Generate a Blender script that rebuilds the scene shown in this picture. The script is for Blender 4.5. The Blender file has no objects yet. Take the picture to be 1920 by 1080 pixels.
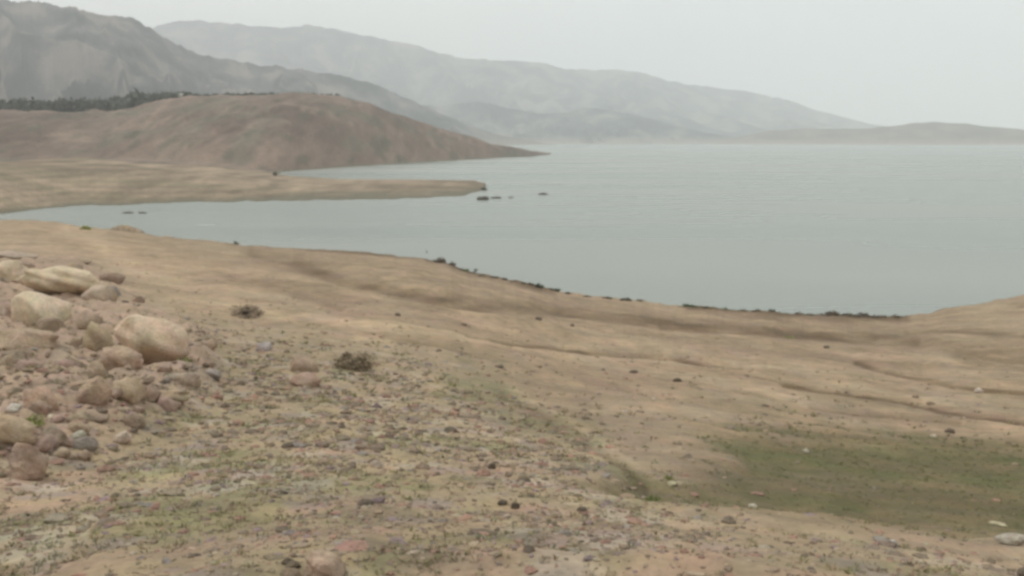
import bpy, math, random
import numpy as np

scene = bpy.context.scene
coll = scene.collection
rng = np.random.default_rng(7)
random.seed(7)

# ------------------------------------------------------------------ camera
H = 20.0                       # eye height above the lake (m)
F = 1844.0                     # focal length in pixels of a 1920 wide frame
HOR = 262.0                    # row of the true horizon
TH = math.atan((540 - HOR) / F)
cam_data = bpy.data.cameras.new('camera')
cam_data.sensor_width = 36.0
cam_data.lens = 36.0 * F / 1920.0
cam_data.clip_start = 0.1
cam_data.clip_end = 60000
cam = bpy.data.objects.new('camera', cam_data)
cam.location = (0, 0, H)
cam.rotation_euler = (math.pi / 2 - TH, 0, 0)
coll.objects.link(cam)
scene.camera = cam

# ------------------------------------------------------------------ world, sun, exposure
SUN_EL, SUN_AZ = math.radians(56), math.radians(-75)      # azimuth from +Y towards +X
world = bpy.data.worlds.new("World")
scene.world = world
world.use_nodes = True
nt = world.node_tree
nt.nodes.clear()
N = nt.nodes.new
sky = N('ShaderNodeTexSky'); sky.sky_type = 'NISHITA'; sky.sun_disc = False
sky.sun_elevation = SUN_EL; sky.sun_rotation = SUN_AZ
sky.dust_density = 3.0
hs = N('ShaderNodeHueSaturation'); hs.inputs['Saturation'].default_value = 0.25
nt.links.new(sky.outputs[0], hs.inputs['Color'])
tc = N('ShaderNodeTexCoord')
mp = N('ShaderNodeMapping'); mp.inputs['Scale'].default_value = (1.0, 1.0, 3.5)
mp.inputs['Location'].default_value = (3.1, 0.4, 0.3)
nt.links.new(tc.outputs['Generated'], mp.inputs['Vector'])
nz = N('ShaderNodeTexNoise'); nz.inputs['Scale'].default_value = 1.7
nz.inputs['Detail'].default_value = 5; nz.inputs['Roughness'].default_value = 0.5
nt.links.new(mp.outputs[0], nz.inputs['Vector'])
cr = N('ShaderNodeValToRGB')
cr.color_ramp.elements[0].position = 0.3; cr.color_ramp.elements[0].color = (0.78, 0.85, 0.85, 1)
cr.color_ramp.elements[1].position = 0.7; cr.color_ramp.elements[1].color = (1.03, 1.05, 0.99, 1)
nt.links.new(nz.outputs['Fac'], cr.inputs['Fac'])
sc_ = N('ShaderNodeVectorMath'); sc_.operation = 'SCALE'; sc_.inputs['Scale'].default_value = 8.3
nt.links.new(cr.outputs[0], sc_.inputs[0])
mx = N('ShaderNodeMix'); mx.data_type = 'RGBA'; mx.inputs['Factor'].default_value = 0.88   # thick overcast layer
nt.links.new(hs.outputs[0], mx.inputs['A']); nt.links.new(sc_.outputs[0], mx.inputs['B'])
bg = N('ShaderNodeBackground'); bg.inputs['Strength'].default_value = 0.142
nt.links.new(mx.outputs['Result'], bg.inputs['Color'])
wo = N('ShaderNodeOutputWorld'); nt.links.new(bg.outputs[0], wo.inputs['Surface'])

sd = bpy.data.lights.new('sun', 'SUN'); sd.energy = 1.5; sd.angle = math.radians(18); sd.color = (1.0, 0.96, 0.9)
sun = bpy.data.objects.new('sun', sd); coll.objects.link(sun)
_d = (math.sin(SUN_AZ) * math.cos(SUN_EL), math.cos(SUN_AZ) * math.cos(SUN_EL), math.sin(SUN_EL))
import mathutils
sun.rotation_euler = mathutils.Vector(_d).to_track_quat('Z', 'Y').to_euler()
sun.location = (0, 0, 60)

scene.view_settings.view_transform = 'Standard'
scene.view_settings.look = 'None'
scene.view_settings.gamma = 1
scene.view_settings.use_curve_mapping = False
scene.view_settings.exposure = 0.0
scene.render.engine = 'CYCLES'
scene.cycles.volume_bounces = 2
scene.cycles.max_bounces = 6
scene.cycles.use_denoising = True
scene.cycles.pixel_filter_type = 'BLACKMAN_HARRIS'
scene.cycles.filter_width = 3.2          # a soft lens

# ------------------------------------------------------------------ helpers
def ray(px, py):
    """azimuth and downward slope of the line of sight through a point of the frame"""
    px = np.asarray(px, float); py = np.asarray(py, float)
    x = (px - 960) / F; u = (540 - py) / F
    dy = math.cos(TH) + u * math.sin(TH); dz = -math.sin(TH) + u * math.cos(TH)
    return np.arctan2(x, dy), -dz / np.hypot(x, dy)

def proj(az, t):
    dx, dy, dz = np.sin(az), np.cos(az), -t
    f = dy * math.cos(TH) - dz * math.sin(TH)
    u = dy * math.sin(TH) + dz * math.cos(TH)
    f = np.where(f < 0.05, 0.05, f)
    return 960 + F * dx / f, 540 - F * u / f

_T = np.random.default_rng(11).random((256, 256))
def vnoise(x, y, o=0):
    x = x + 37.3 * o; y = y + 91.7 * o
    xi = np.floor(x); yi = np.floor(y); fx = x - xi; fy = y - yi
    xi = xi.astype(np.int64) & 255; yi = yi.astype(np.int64) & 255
    fx = fx * fx * fx * (fx * (fx * 6 - 15) + 10); fy = fy * fy * fy * (fy * (fy * 6 - 15) + 10)
    x1 = (xi + 1) & 255; y1 = (yi + 1) & 255
    a = _T[xi, yi] * (1 - fx) + _T[x1, yi] * fx
    b = _T[xi, y1] * (1 - fx) + _T[x1, y1] * fx
    return (a * (1 - fy) + b * fy) * 2 - 1
def fbm(x, y, oct=4, o=0, gain=0.5):
    s = 0; a = 1; c, sn = math.cos(0.6), math.sin(0.6)
    for k in range(oct):
        s = s + a * vnoise(x, y, o + k); a *= gain
        x, y = (x * c - y * sn) * 2.03, (x * sn + y * c) * 2.03
    return s
def ss(a, b, v):
    s = np.clip((v - a) / (b - a), 0, 1); return s * s * (3 - 2 * s)
def mixc(A, B, f):
    f = np.asarray(f)[..., None]; return A * (1 - f) + np.asarray(B) * f

def mesh_np(name, V, Fc, mat, col=None, smooth=True, parent=None):
    V = np.ascontiguousarray(V, np.float32); Fc = np.ascontiguousarray(Fc, np.int32)
    me = bpy.data.meshes.new(name)
    k = Fc.shape[1]
    me.vertices.add(len(V)); me.vertices.foreach_set('co', V.ravel())
    me.loops.add(Fc.size); me.loops.foreach_set('vertex_index', Fc.ravel())
    me.polygons.add(len(Fc))
    me.polygons.foreach_set('loop_start', np.arange(0, Fc.size, k, dtype=np.int32))
    me.polygons.foreach_set('loop_total', np.full(len(Fc), k, np.int32))
    me.polygons.foreach_set('use_smooth', np.full(len(Fc), smooth, bool))
    me.update(calc_edges=True); me.validate()
    if col is not None:
        at = me.color_attributes.new('tint', 'FLOAT_COLOR', 'POINT')
        c4 = np.ones((len(V), 4), np.float32); c4[:, :3] = col
        at.data.foreach_set('color', c4.ravel())
    me.materials.append(mat)
    o = bpy.data.objects.new(name, me); coll.objects.link(o)
    if parent: o.parent = parent
    return o
def tag(o, label=None, cat=None, group=None, kind=None):
    if label: o['label'] = label
    if cat: o['category'] = cat
    if group: o['group'] = group
    if kind: o['kind'] = kind
    return o

def tint_material(name, rough=0.95, speckle=0.25, scales=(9.0, 60.0), bump=0.4, bump_dist=0.02, hue=0.0):
    m = bpy.data.materials.new(name); m.use_nodes = True
    t = m.node_tree; n = t.nodes; L = t.links
    p = n['Principled BSDF']; p.inputs['Roughness'].default_value = rough
    p.inputs['Specular IOR Level'].default_value = 0.2
    a = n.new('ShaderNodeAttribute'); a.attribute_name = 'tint'
    g = n.new('ShaderNodeNewGeometry')
    prev = a.outputs['Color']; hsum = None
    for i, s in enumerate(scales):
        z = n.new('ShaderNodeTexNoise'); z.inputs['Scale'].default_value = s
        z.inputs['Detail'].default_value = 4; z.inputs['Roughness'].default_value = 0.6
        L.new(g.outputs['Position'], z.inputs['Vector'])
        r = n.new('ShaderNodeMapRange'); r.inputs['From Min'].default_value = 0.3; r.inputs['From Max'].default_value = 0.7
        r.inputs['To Min'].default_value = 1 - speckle; r.inputs['To Max'].default_value = 1 + speckle
        L.new(z.outputs['Fac'], r.inputs['Value'])
        v = n.new('ShaderNodeVectorMath'); v.operation = 'SCALE'
        L.new(prev, v.inputs[0]); L.new(r.outputs[0], v.inputs['Scale']); prev = v.outputs[0]
        if hue and i == 0:
            sb = n.new('ShaderNodeVectorMath'); sb.operation = 'SUBTRACT'; sb.inputs[1].default_value = (0.5, 0.5, 0.5)
            L.new(z.outputs['Color'], sb.inputs[0])
            ml = n.new('ShaderNodeVectorMath'); ml.operation = 'MULTIPLY'; ml.inputs[1].default_value = (hue, hue, hue)
            L.new(sb.outputs[0], ml.inputs[0])
            ad = n.new('ShaderNodeVectorMath'); ad.operation = 'ADD'; ad.inputs[1].default_value = (1, 1, 1)
            L.new(ml.outputs[0], ad.inputs[0])
            m2 = n.new('ShaderNodeVectorMath'); m2.operation = 'MULTIPLY'
            L.new(prev, m2.inputs[0]); L.new(ad.outputs[0], m2.inputs[1]); prev = m2.outputs[0]
        hsum = z
    L.new(prev, p.inputs['Base Color'])
    if bump:
        b = n.new('ShaderNodeBump'); b.inputs['Strength'].default_value = bump; b.inputs['Distance'].default_value = bump_dist
        L.new(hsum.outputs['Fac'], b.inputs['Height']); L.new(b.outputs[0], p.inputs['Normal'])
    return m

# ------------------------------------------------------------------ shape of the land
def line(rows):
    """rows (px, py, d, z), one of py, d, z None -> azimuths, distances, heights"""
    A, D, Z = [], [], []
    for px, py, d, z in rows:
        az, t = ray(px, HOR + 60 if py is None else py)
        if d is None: d = (H - z) / t
        if z is None: z = H - t * d
        A.append(float(az)); D.append(float(d)); Z.append(float(z))
    return np.array(A), np.array(D), np.array(Z)
def closed(L, db, zb):
    A, D, Z = L
    return (np.concatenate([[-math.pi, -1.6], A, [1.6, math.pi]]),
            np.concatenate([[db, (db + D[0]) / 2], D, [(db + D[-1]) / 2, db]]),
            np.concatenate([[zb, zb], Z, [zb, zb]]))
def zl(pts, z): return [(x, y, None, z) for x, y in pts]

SHORE = closed(line(zl([(-300, 408), (0, 413), (60, 414), (110, 418), (160, 425), (250, 438), (330, 447),
    (440, 457), (520, 463), (640, 472), (740, 479), (800, 486), (835, 492), (860, 503), (892, 513), (950, 523), (1040, 545), (1100, 554),
    (1180, 562), (1280, 572), (1400, 581), (1500, 589), (1600, 593), (1690, 593), (1740, 587), (1780, 578), (1830, 569), (1880, 560),
    (1920, 554), (2000, 543), (2300, 525)], 0)), 600, 0)
_C = [(-300, 303, 12), (0, 303, 12), (80, 299, 12), (150, 296, 12), (220, 302, 11), (300, 307, 9.5), (400, 313, 8), (500, 323, 5),
      (540, 330, 3), (640, 336, 2), (800, 337, 1.6), (890, 339, 1.2), (908, 344, .6), (925, 348, -3), (2300, 348, -3)]
P1 = closed(line(zl([(-300, 403), (0, 401), (60, 395), (130, 388), (250, 382), (430, 378), (640, 375), (740, 373), (800, 371), (870, 367),
    (900, 360), (912, 352)], 0) + zl([(930, 350), (1100, 350), (2300, 350)], -3)), 700, 6)
PC = closed(line([(a, b, None, c) for a, b, c in _C]), 760, 12)
PB = (PC[0], PC[1] + 45, np.interp(PC[0], ray([400, 500, 530, 545], [HOR] * 4)[0], [1, 2.5, 6, 99]))
PB = (PB[0], PB[1], np.where(PB[2] > 50, -3.0, np.where(PB[2] > 2, np.where(PB[2] > 5, -1.0, 1.5), PC[2] - 3)))
H1 = closed(line([(-300, None, 700, 9), (0, None, 690, 9), (200, None, 690, 8), (400, None, 660, 6), (480, None, 640, 2),
    (530, 322, None, 0), (600, 317, None, 0), (700, 310, None, 0), (850, 301, None, 0), (1000, 293.5, None, 0), (1030, 290, None, 0), (1045, 289, None, -3),
    (1200, None, 1500, -4), (2300, None, 1500, -4)]), 1500, 12)
HC = closed(line([(-300, 212, 1000, None), (0, 206, 1000, None), (100, 208, 1000, None), (200, 210, 990, None), (250, 203, 1000, None),
    (300, 192, 1000, None), (350, 183, 1000, None), (420, 180, 1010, None), (500, 178, 1020, None), (560, 178, 1020, None),
    (620, 182, 1030, None), (680, 195, 1040, None), (740, 212, 1060, None), (800, 232, 1080, None), (860, 252, 1110, None),
    (920, 269, 1160, None), (980, 280, 1230, None), (1030, 288, 1330, None), (1045, None, 1420, -3), (1200, None, 1600, -4),
    (2300, None, 1600, -4)]), 1700, 30)
_bk = np.interp(HC[0], ray([450, 620], [HOR] * 2)[0], [30, -4])
BK = (HC[0], HC[1] + 350, np.where(HC[0] > 1.2, 20, _bk))
FR = (HC[0], np.full(len(HC[0]), 3000.0), np.where(HC[0] > 1.2, 20, np.interp(HC[0], ray([450, 700], [HOR] * 2)[0], [25, -4])))
EN = (np.array([-4, 4.0]), np.array([12000.0, 12000.0]), np.array([-4.0, -4.0]))
DN = 4.0
T0 = 0.4436
def qexp(az):
    return np.interp(az, ray([0, 500, 1100, 1900], [600] * 4)[0], [2.4, 2.1, 1.6, 1.35])
def shore_d(az):
    return np.interp(az, SHORE[0], SHORE[1]) * (1 + .006 * fbm(az * 90 + 3, az * 0 + .5, 4, 191))
def base(az, d):
    """smooth land height, and the line-of-sight slope used to lay out the soils"""
    ds = shore_d(az); ts = H / ds; q = qexp(az)
    u = np.clip(np.log(ds / np.maximum(d, DN)) / np.log(ds / DN), 0, 1)
    t = ts + (T0 - ts) * u ** q
    zn = H - t * np.maximum(d, DN)
    z = zn
    D0 = ds; Z0 = np.zeros_like(ds)
    nodes = [(ds + 18, np.where(np.abs(az) > 1.3, 0.0, -2.5), 'd')]
    for Lx, e in ((P1, 'l'), (PC, 'r'), (PB, 'f'), (H1, 'l'), (HC, 'r'), (BK, 'f'), (FR, 'l'), (EN, 'l')):
        nodes.append((np.interp(az, Lx[0], Lx[1]) + (4 * fbm(az * 70, az * 0 + 1.5, 4, 195) if Lx is P1 else 0), np.interp(az, Lx[0], Lx[2]), e))
    nodes.insert(1, (np.maximum(nodes[1][0] - 14, ds + 22), np.minimum(nodes[1][1] - 1.6, -1.6 + 2 * (np.abs(az) > 1.3)), 'l'))
    for Dk, Zk, e in nodes:
        Dk = np.maximum(Dk, D0 + 2)
        s = np.clip((d - D0) / (Dk - D0), 0, 1)
        if e == 'r': s = np.sin(s * math.pi / 2) ** 0.95
        elif e == 'f': s = 1 - np.cos(s * math.pi / 2)
        z = np.where(d > D0, Z0 + (Zk - Z0) * s, z)
        D0, Z0 = Dk, Zk
    sx, sd_ = d * np.sin(az), d * np.cos(az)
    z = z + (d > ds) * 1.75 * np.exp(-((sx + 89) / 9) ** 4 - ((d - 230.5) / 6.5) ** 2)      # little spit
    return z, t, ds

# dark strips: bank shade painted into the soil, old shore lines and wheel ruts, (points in the frame, half thickness, darkening, dip in m)
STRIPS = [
    ([(470, 472), (560, 492), (640, 519), (760, 545), (900, 566), (1050, 578), (1180, 592), (1300, 606), (1480, 620), (1640, 631), (1720, 636)], 10, .27, .5),  # shaded side of the bank, painted as darker soil over a shallow dip
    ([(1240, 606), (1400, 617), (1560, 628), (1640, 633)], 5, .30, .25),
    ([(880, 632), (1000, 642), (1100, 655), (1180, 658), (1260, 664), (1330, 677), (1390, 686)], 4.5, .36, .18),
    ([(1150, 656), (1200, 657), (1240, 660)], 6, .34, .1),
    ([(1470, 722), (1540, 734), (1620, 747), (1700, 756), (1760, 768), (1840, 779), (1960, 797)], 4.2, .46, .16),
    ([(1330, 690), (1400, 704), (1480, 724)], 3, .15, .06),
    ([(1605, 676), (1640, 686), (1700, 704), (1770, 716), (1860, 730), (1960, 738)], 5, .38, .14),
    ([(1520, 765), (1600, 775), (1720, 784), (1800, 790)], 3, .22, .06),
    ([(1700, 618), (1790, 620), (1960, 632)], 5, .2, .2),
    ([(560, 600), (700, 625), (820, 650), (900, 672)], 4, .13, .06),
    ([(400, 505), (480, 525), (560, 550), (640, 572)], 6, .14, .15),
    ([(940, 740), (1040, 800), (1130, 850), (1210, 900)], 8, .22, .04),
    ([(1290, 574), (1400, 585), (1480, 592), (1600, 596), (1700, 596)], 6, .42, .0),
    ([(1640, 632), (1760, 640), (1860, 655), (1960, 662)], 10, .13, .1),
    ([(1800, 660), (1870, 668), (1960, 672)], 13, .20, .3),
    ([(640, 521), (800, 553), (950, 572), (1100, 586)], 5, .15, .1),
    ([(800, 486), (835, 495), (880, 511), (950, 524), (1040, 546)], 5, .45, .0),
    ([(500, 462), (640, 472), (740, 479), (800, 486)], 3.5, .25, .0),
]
PALE = [
    ([(120, 430), (200, 470), (300, 520), (420, 560), (520, 590), (700, 610), (900, 640), (1100, 665), (1300, 700), (1500, 760)], 18, .17),
    ([(860, 580), (1200, 640), (1500, 690), (1920, 770)], 14, .13),
    ([(960, 730), (1060, 790), (1160, 845), (1240, 895)], 6, .20),
    ([(1500, 815), (1660, 826), (1880, 835)], 5, .16),
    ([(1260, 980), (1500, 985), (1700, 1015), (1920, 1040)], 14, .07),
    ([(80, 452), (300, 470), (480, 520)], 12, .06),
]
def dist_poly(U, V, pts, ky=1.0):
    best = np.full(U.shape, 1e9); side = np.zeros(U.shape)
    for (x0, y0), (x1, y1) in zip(pts[:-1], pts[1:]):
        dx, dy = x1 - x0, (y1 - y0) * ky
        s = np.clip(((U - x0) * dx + (V - y0) * ky * dy) / (dx * dx + dy * dy), 0, 1)
        ex = U - x0 - s * dx; ey = (V - y0) * ky - s * dy
        dd = np.hypot(ex, ey); m = dd < best
        best = np.where(m, dd, best)
    return best
def in_patch(U, V, pts):
    """soft inside measure of a polygon: signed distance in frame units (positive inside)"""
    d = dist_poly(U, V, pts + [pts[0]], 1.0)
    ins = np.zeros(U.shape, bool)
    for (x0, y0), (x1, y1) in zip(pts, pts[1:] + [pts[0]]):
        c = ((y0 > V) != (y1 > V)) & (U < (x1 - x0) * (V - y0) / ((y1 - y0) + 1e-9) + x0)
        ins ^= c
    return np.where(ins, d, -d)
GREEN = [(1300, 812), (1400, 790), (1600, 800), (1780, 812), (2000, 830), (2050, 1000), (1800, 996), (1640, 975), (1480, 952), (1350, 938),
         (1210, 945), (1150, 915), (1180, 880), (1290, 900), (1370, 862)]
ROCKY = [(-60, 480), (150, 480), (260, 560), (400, 620), (400, 740), (300, 790), (-60, 920)]

def land(x, y, want_col=False):
    x = np.asarray(x, float); y = np.asarray(y, float)
    az = np.arctan2(x, y); d = np.hypot(x, y)
    z, t, ds = base(az, d)
    U, V = proj(az, t)
    near = d < ds + 6
    fade = ss(0, 12, ds + 3 - d)
    # undulation
    amp = np.clip(0.010 * d, 0.05, 1.0)
    big = fbm(x / 14, y / 14, 3, 3) * 0.16 * ss(6, 40, d) * (0.4 + 0.6 * fade)
    mid = fbm(x / 2.2, y / 2.2, 3, 9) * (0.05 + 0.02 * ss(10, 40, d))
    fine = fbm(x / 0.35, y / 0.35, 3, 15) * 0.016 * (1 - ss(30, 60, d))
    zz = z + near * (big + mid + fine)
    farm = ss(260, 330, d) * (z > -1)
    zz = zz + farm * ss(550, 700, d) * ss(3, 12, z) * 0.9 * fbm(x / 30, y / 40, 4, 25) + farm * (fbm(x / 45, y / 45, 4, 21) * (0.5 + 1.5 * ss(650, 900, d)) * np.clip((z + 1) / 8, 0.1, 1))
    # gullies on the brown hill
    hillm = 0.35 * ss(640, 760, d) * ss(4, 20, z) * (d < 1500)
    gul = np.abs(vnoise(az * 55 + 0.8 * vnoise(az * 20, d / 120, 2), d / 420, 5)); zz = zz - hillm * (1 - ss(0, 0.35, gul)) * 2.2 * (1 - ss(930, 1000, d))
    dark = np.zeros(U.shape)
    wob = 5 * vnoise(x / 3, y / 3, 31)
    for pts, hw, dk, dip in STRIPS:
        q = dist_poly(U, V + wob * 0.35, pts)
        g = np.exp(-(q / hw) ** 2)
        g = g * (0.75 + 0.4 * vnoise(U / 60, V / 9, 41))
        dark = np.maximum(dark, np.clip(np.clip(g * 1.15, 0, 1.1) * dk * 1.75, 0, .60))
        zz = zz - near * fade * np.exp(-(q / (hw * 1.6)) ** 2) * dip * 0.6
    rk = np.where(near, in_patch(U, V, ROCKY), -999)
    rk = ss(-30, 40, rk)
    zz = zz + rk * (0.10 * fbm(x / 0.9, y / 0.9, 3, 51) + 0.09 * np.abs(fbm(x / 0.3, y / 0.3, 2, 55)) + 0.22)
    gp = np.where(near, in_patch(U, V, GREEN) + 20 * fbm(x / 1.6, y / .9, 3, 61), -999)
    gp = ss(-30, 42, gp)
    zz = zz - gp * 0.12
    if not want_col:
        return zz
    # ---------------- soils
    sand = np.array([.276, .202, .129]); weedy = np.array([.315, .245, .152])
    C = np.broadcast_to(sand, U.shape + (3,)).copy()
    n1 = fbm(x / 9, y / 4, 4, 71); n2 = fbm(x / 1.6, y / 1.2, 4, 75)
    C *= (1 + 0.09 * n1 + 0.07 * n2)[..., None]
    C *= (1 + .13 * fbm(x / .9, y / 3.5, 5, 171, .62) * ss(6, 14, d))[..., None]
    C = mixc(C, [.30, .195, .15], .35 * ss(.1, .9, fbm(x / 1.3, y / 5, 4, 175)))
    C = mixc(C, [.25, .20, .155], .35 * ss(.1, .9, fbm(x / 1.1, y / 4, 4, 179)))
    lg = 1 - ss(150, 900, U)
    C *= (1 + 0.13 * lg)[..., None]                                                   # paler loose sand on the left
    sk = fbm((x + .5 * y) / 2.5, (y - .35 * x) / 12, 4, 78)
    C *= (1 + 0.10 * sk)[..., None]
    C = mixc(C, [.20, .155, .098], 0.45 * ss(.25, .95, fbm(U / 260, V / 16 - U / 130, 4, 79)) * fade)
    C = mixc(C, [.33, .262, .175], 0.45 * ss(.25, .95, fbm(U / 230 + 9, V / 15 - U / 125, 4, 83)) * fade)
    C = mixc(C, [.270, .186, .130], 0.35 * ss(0, .9, fbm(x / 6, y / 6, 3, 81)))      # reddish earth
    # weedy stony near slope
    edge = np.interp(U, [-200, 300, 500, 760, 900, 1050, 1200, 1450, 1920, 2300], [470, 560, 610, 650, 690, 770, 890, 985, 1010, 1020])
    wd = ss(-60, 120, V - edge + 22 * fbm(x / 2.5, y / 2.5, 3, 85))
    C = mixc(C, weedy, wd * 0.9)
    patch = ss(0.0, 0.9, fbm(x / 0.8, y / 0.8, 4, 91))
    C = mixc(C, [.22, .20, .105], wd * patch * 0.75)
    patch = ss(0.1, 0.9, fbm(x / 0.6, y / 0.6, 4, 95))
    C = mixc(C, [.325, .222, .160], wd * patch * 0.75)
    patch = ss(0.2, 0.9, fbm(x / 0.28, y / 0.28, 3, 161)); C = mixc(C, [.15, .12, .08], wd * patch * 0.5)
    patch = ss(0.2, 0.9, fbm(x / 0.35, y / 0.35, 3, 165)); C = mixc(C, [.23, .185, .185], wd * patch * 0.5)
    patch = ss(0.3, 0.9, fbm(x / 0.5, y / 0.5, 4, 99))
    C = mixc(C, [.40, .345, .275], wd * patch * 0.5)
    C = mixc(C, [.345, .245, .185], rk * 0.75)
    gn = fbm(x / 1.1, y / 1.1, 4, 101)
    grc = mixc(np.broadcast_to(np.array([.132, .106, .054]), U.shape + (3,)), [.098, .096, .040], ss(-.4, .7, gn))
    grc = mixc(grc, [.19, .145, .09], ss(.2, 1, fbm(x / 1.7, y / 1.7, 3, 105)) * 0.6)
    C = np.where(True, C * (1 - gp[..., None] * .93) + grc * gp[..., None] * .93, C)
    st = ss(0, 1, 1 - dist_poly(U, V, [(860, 700), (980, 770), (1100, 850), (1200, 920)]) / 55) * near
    C = mixc(C, [.185, .175, .095], st * 0.7 * ss(-.6, .6, gn))
    for pts, hw, pk in PALE:
        g = np.exp(-(dist_poly(U, V + wob, pts) / hw) ** 2) * near
        C *= (1 + pk * g)[..., None]
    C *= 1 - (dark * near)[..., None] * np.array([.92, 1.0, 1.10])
    # damp dark margin by the water
    wet = np.where(near, 1 - ss(0.15, 0.60, zz + 0.1 * vnoise(x / 3, y / 3, 111)), 0)
    C = mixc(C, [.12, .105, .07], wet * 0.75)
    # far land
    fz = ss(240, 262, d)
    tan = np.array([.228, .174, .122]); br = np.array([.158, .112, .086])
    FC = np.broadcast_to(tan, U.shape + (3,)).copy()
    FC *= (1 + 0.24 * fbm(x / 70, y / 14, 4, 121) + .05 * fbm(x / 9, y / 9, 3, 124))[..., None]
    FC = mixc(FC, [.20, .165, .105], .6 * ss(0.1, .8, fbm(x / 60, y / 12, 3, 125)))
    hb = ss(470, 640, d + 40 * vnoise(x / 60, y / 60, 131))
    BC = np.broadcast_to(br, U.shape + (3,)).copy()
    BC *= (1 + 0.30 * fbm(x / 60, y / 110, 5, 133))[..., None]
    BC = mixc(BC, [.125, .112, .082], .7 * ss(.1, .9, fbm(x / 25, y / 50, 4, 137)))
    BC = mixc(BC, [.225, .165, .125], .6 * ss(.2, .9, fbm(x / 40, y / 40, 4, 139)))
    BC = mixc(BC, [.10, .11, .075], .6 * (1 - ss(0, 0.2, gul)) * hillm * .5)
    FC = mixc(FC, BC, hb)
    FC *= (1 + .20 * fbm(x / 5, y / 28, 4, 151) * (d > 250))[..., None]
    FC = mixc(FC, [.085, .082, .055], .60 * ss(.35, .9, fbm(x / 7, y / 30, 3, 155)) * ss(430, 520, d))
    FC *= (1 + (.13 * (1 - .5 * hb) * np.sin(zz * 4.2 + 2.2 * fbm(x / 50, y / 50, 3, 157)) * ss(.2, 1, zz)))[..., None]
    fw = 1 - ss(0.3, 1.1, zz + 0.3 * vnoise(x / 12, y / 12, 141))
    FC = mixc(FC, [.13, .12, .085], fw * .85)
    C = mixc(C, FC, fz)
    C = mixc(C, [.10, .10, .08], ss(0, .5, -zz))
    return zz, np.clip(C, .02, .8)

def at(px, py):
    """the point of the near land seen at this place of the frame"""
    az, t = ray(px, py); az = float(az); t = float(t)
    ds = float(shore_d(np.array(az))); ts = H / ds; q = float(qexp(np.array(az)))
    u = min(max((t - ts) / (T0 - ts), 0), 1.2) ** (1 / q)
    d = ds * (DN / ds) ** u
    x, y = d * math.sin(az), d * math.cos(az)
    for _ in range(6):                                # settle on the rough surface
        zt = float(land(np.array([x]), np.array([y]))[0]); dn = (H - zt) / t
        d += 0.5 * (dn - d) * (1 if d < 60 else .5); x, y = d * math.sin(az), d * math.cos(az)
    return x, y, float(land(np.array([x]), np.array([y]))[0]), d
def on_water(px, py, z=0.0):
    az, t = ray(px, py); d = (H - z) / float(t)
    return d * math.sin(float(az)), d * math.cos(float(az)), z, d

# ------------------------------------------------------------------ ground sheet
def ground():
    a_in = np.linspace(-0.60, 0.60, 1000)
    a_out = np.linspace(0.60, 2 * math.pi - 0.60, 260)[1:-1]
    az = np.concatenate([a_in, a_out])
    d = np.concatenate([[0.05, .6, 1.3, 2.0], np.exp(np.linspace(math.log(2.4), math.log(60), 520)),
                        np.exp(np.linspace(math.log(60), math.log(1500), 420))[1:], np.exp(np.linspace(math.log(1500), math.log(12000), 30))[1:]])
    A, D = np.meshgrid(az, d); A2 = (A + math.pi) % (2 * math.pi) - math.pi
    X = D * np.sin(A2); Y = D * np.cos(A2)
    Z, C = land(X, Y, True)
    V = np.stack([X, Y, Z], -1).reshape(-1, 3)
    na, nd = len(az), len(d)
    i = np.arange(nd - 1)[:, None] * na; j = np.arange(na)[None, :]; j1 = (j + 1) % na
    Fc = np.stack([i + j, i + j1, i + na + j1, i + na + j], -1).reshape(-1, 4)
    Fc = Fc[:, ::-1]
    m = tint_material('soil', speckle=.16, scales=(2.3, 22.0, 0.35), bump=0.35, bump_dist=.02, hue=.25)
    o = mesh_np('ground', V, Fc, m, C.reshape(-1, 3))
    tag(o, kind='structure')
ground()

# ------------------------------------------------------------------ lake
def lake():
    m = bpy.data.materials.new('lake_water'); m.use_nodes = True
    t = m.node_tree; n = t.nodes; L = t.links; p = n['Principled BSDF']
    p.inputs['IOR'].default_value = 1.33; p.inputs['Roughness'].default_value = 0.16
    g = n.new('ShaderNodeNewGeometry')
    mpp = n.new('ShaderNodeMapping'); mpp.inputs['Scale'].default_value = (.0022, .010, .01)
    L.new(g.outputs['Position'], mpp.inputs['Vector'])
    z = n.new('ShaderNodeTexNoise'); z.inputs['Scale'].default_value = 1; z.inputs['Detail'].default_value = 4
    L.new(mpp.outputs[0], z.inputs['Vector'])
    r = n.new('ShaderNodeValToRGB')
    r.color_ramp.elements[0].position = .35; r.color_ramp.elements[0].color = (.150, .185, .158, 1)
    r.color_ramp.elements[1].position = .7; r.color_ramp.elements[1].color = (.262, .268, .238, 1)
    L.new(z.outputs['Fac'], r.inputs['Fac']); L.new(r.outputs[0], p.inputs['Base Color'])
    rr = n.new('ShaderNodeMapRange'); rr.inputs['To Min'].default_value = .12; rr.inputs['To Max'].default_value = .42
    L.new(z.outputs['Fac'], rr.inputs['Value']); L.new(rr.outputs[0], p.inputs['Roughness'])
    w = n.new('ShaderNodeTexNoise'); w.inputs['Scale'].default_value = 1.0; w.inputs['Detail'].default_value = 3
    mp2 = n.new('ShaderNodeMapping'); mp2.inputs['Scale'].default_value = (.8, 1.6, 1)
    L.new(g.outputs['Position'], mp2.inputs['Vector']); L.new(mp2.outputs[0], w.inputs['Vector'])
    b = n.new('ShaderNodeBump'); b.inputs['Strength'].default_value = .8; b.inputs['Distance'].default_value = .14
    L.new(w.outputs['Fac'], b.inputs['Height']); L.new(b.outputs[0], p.inputs['Normal'])
    V = [(-11000, 20, 0), (11000, 20, 0), (11000, 11500, 0), (-11000, 11500, 0)]
    o = mesh_np('water', V, [(0, 1, 2, 3)], m, smooth=False); tag(o, kind='structure')
lake()

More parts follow.
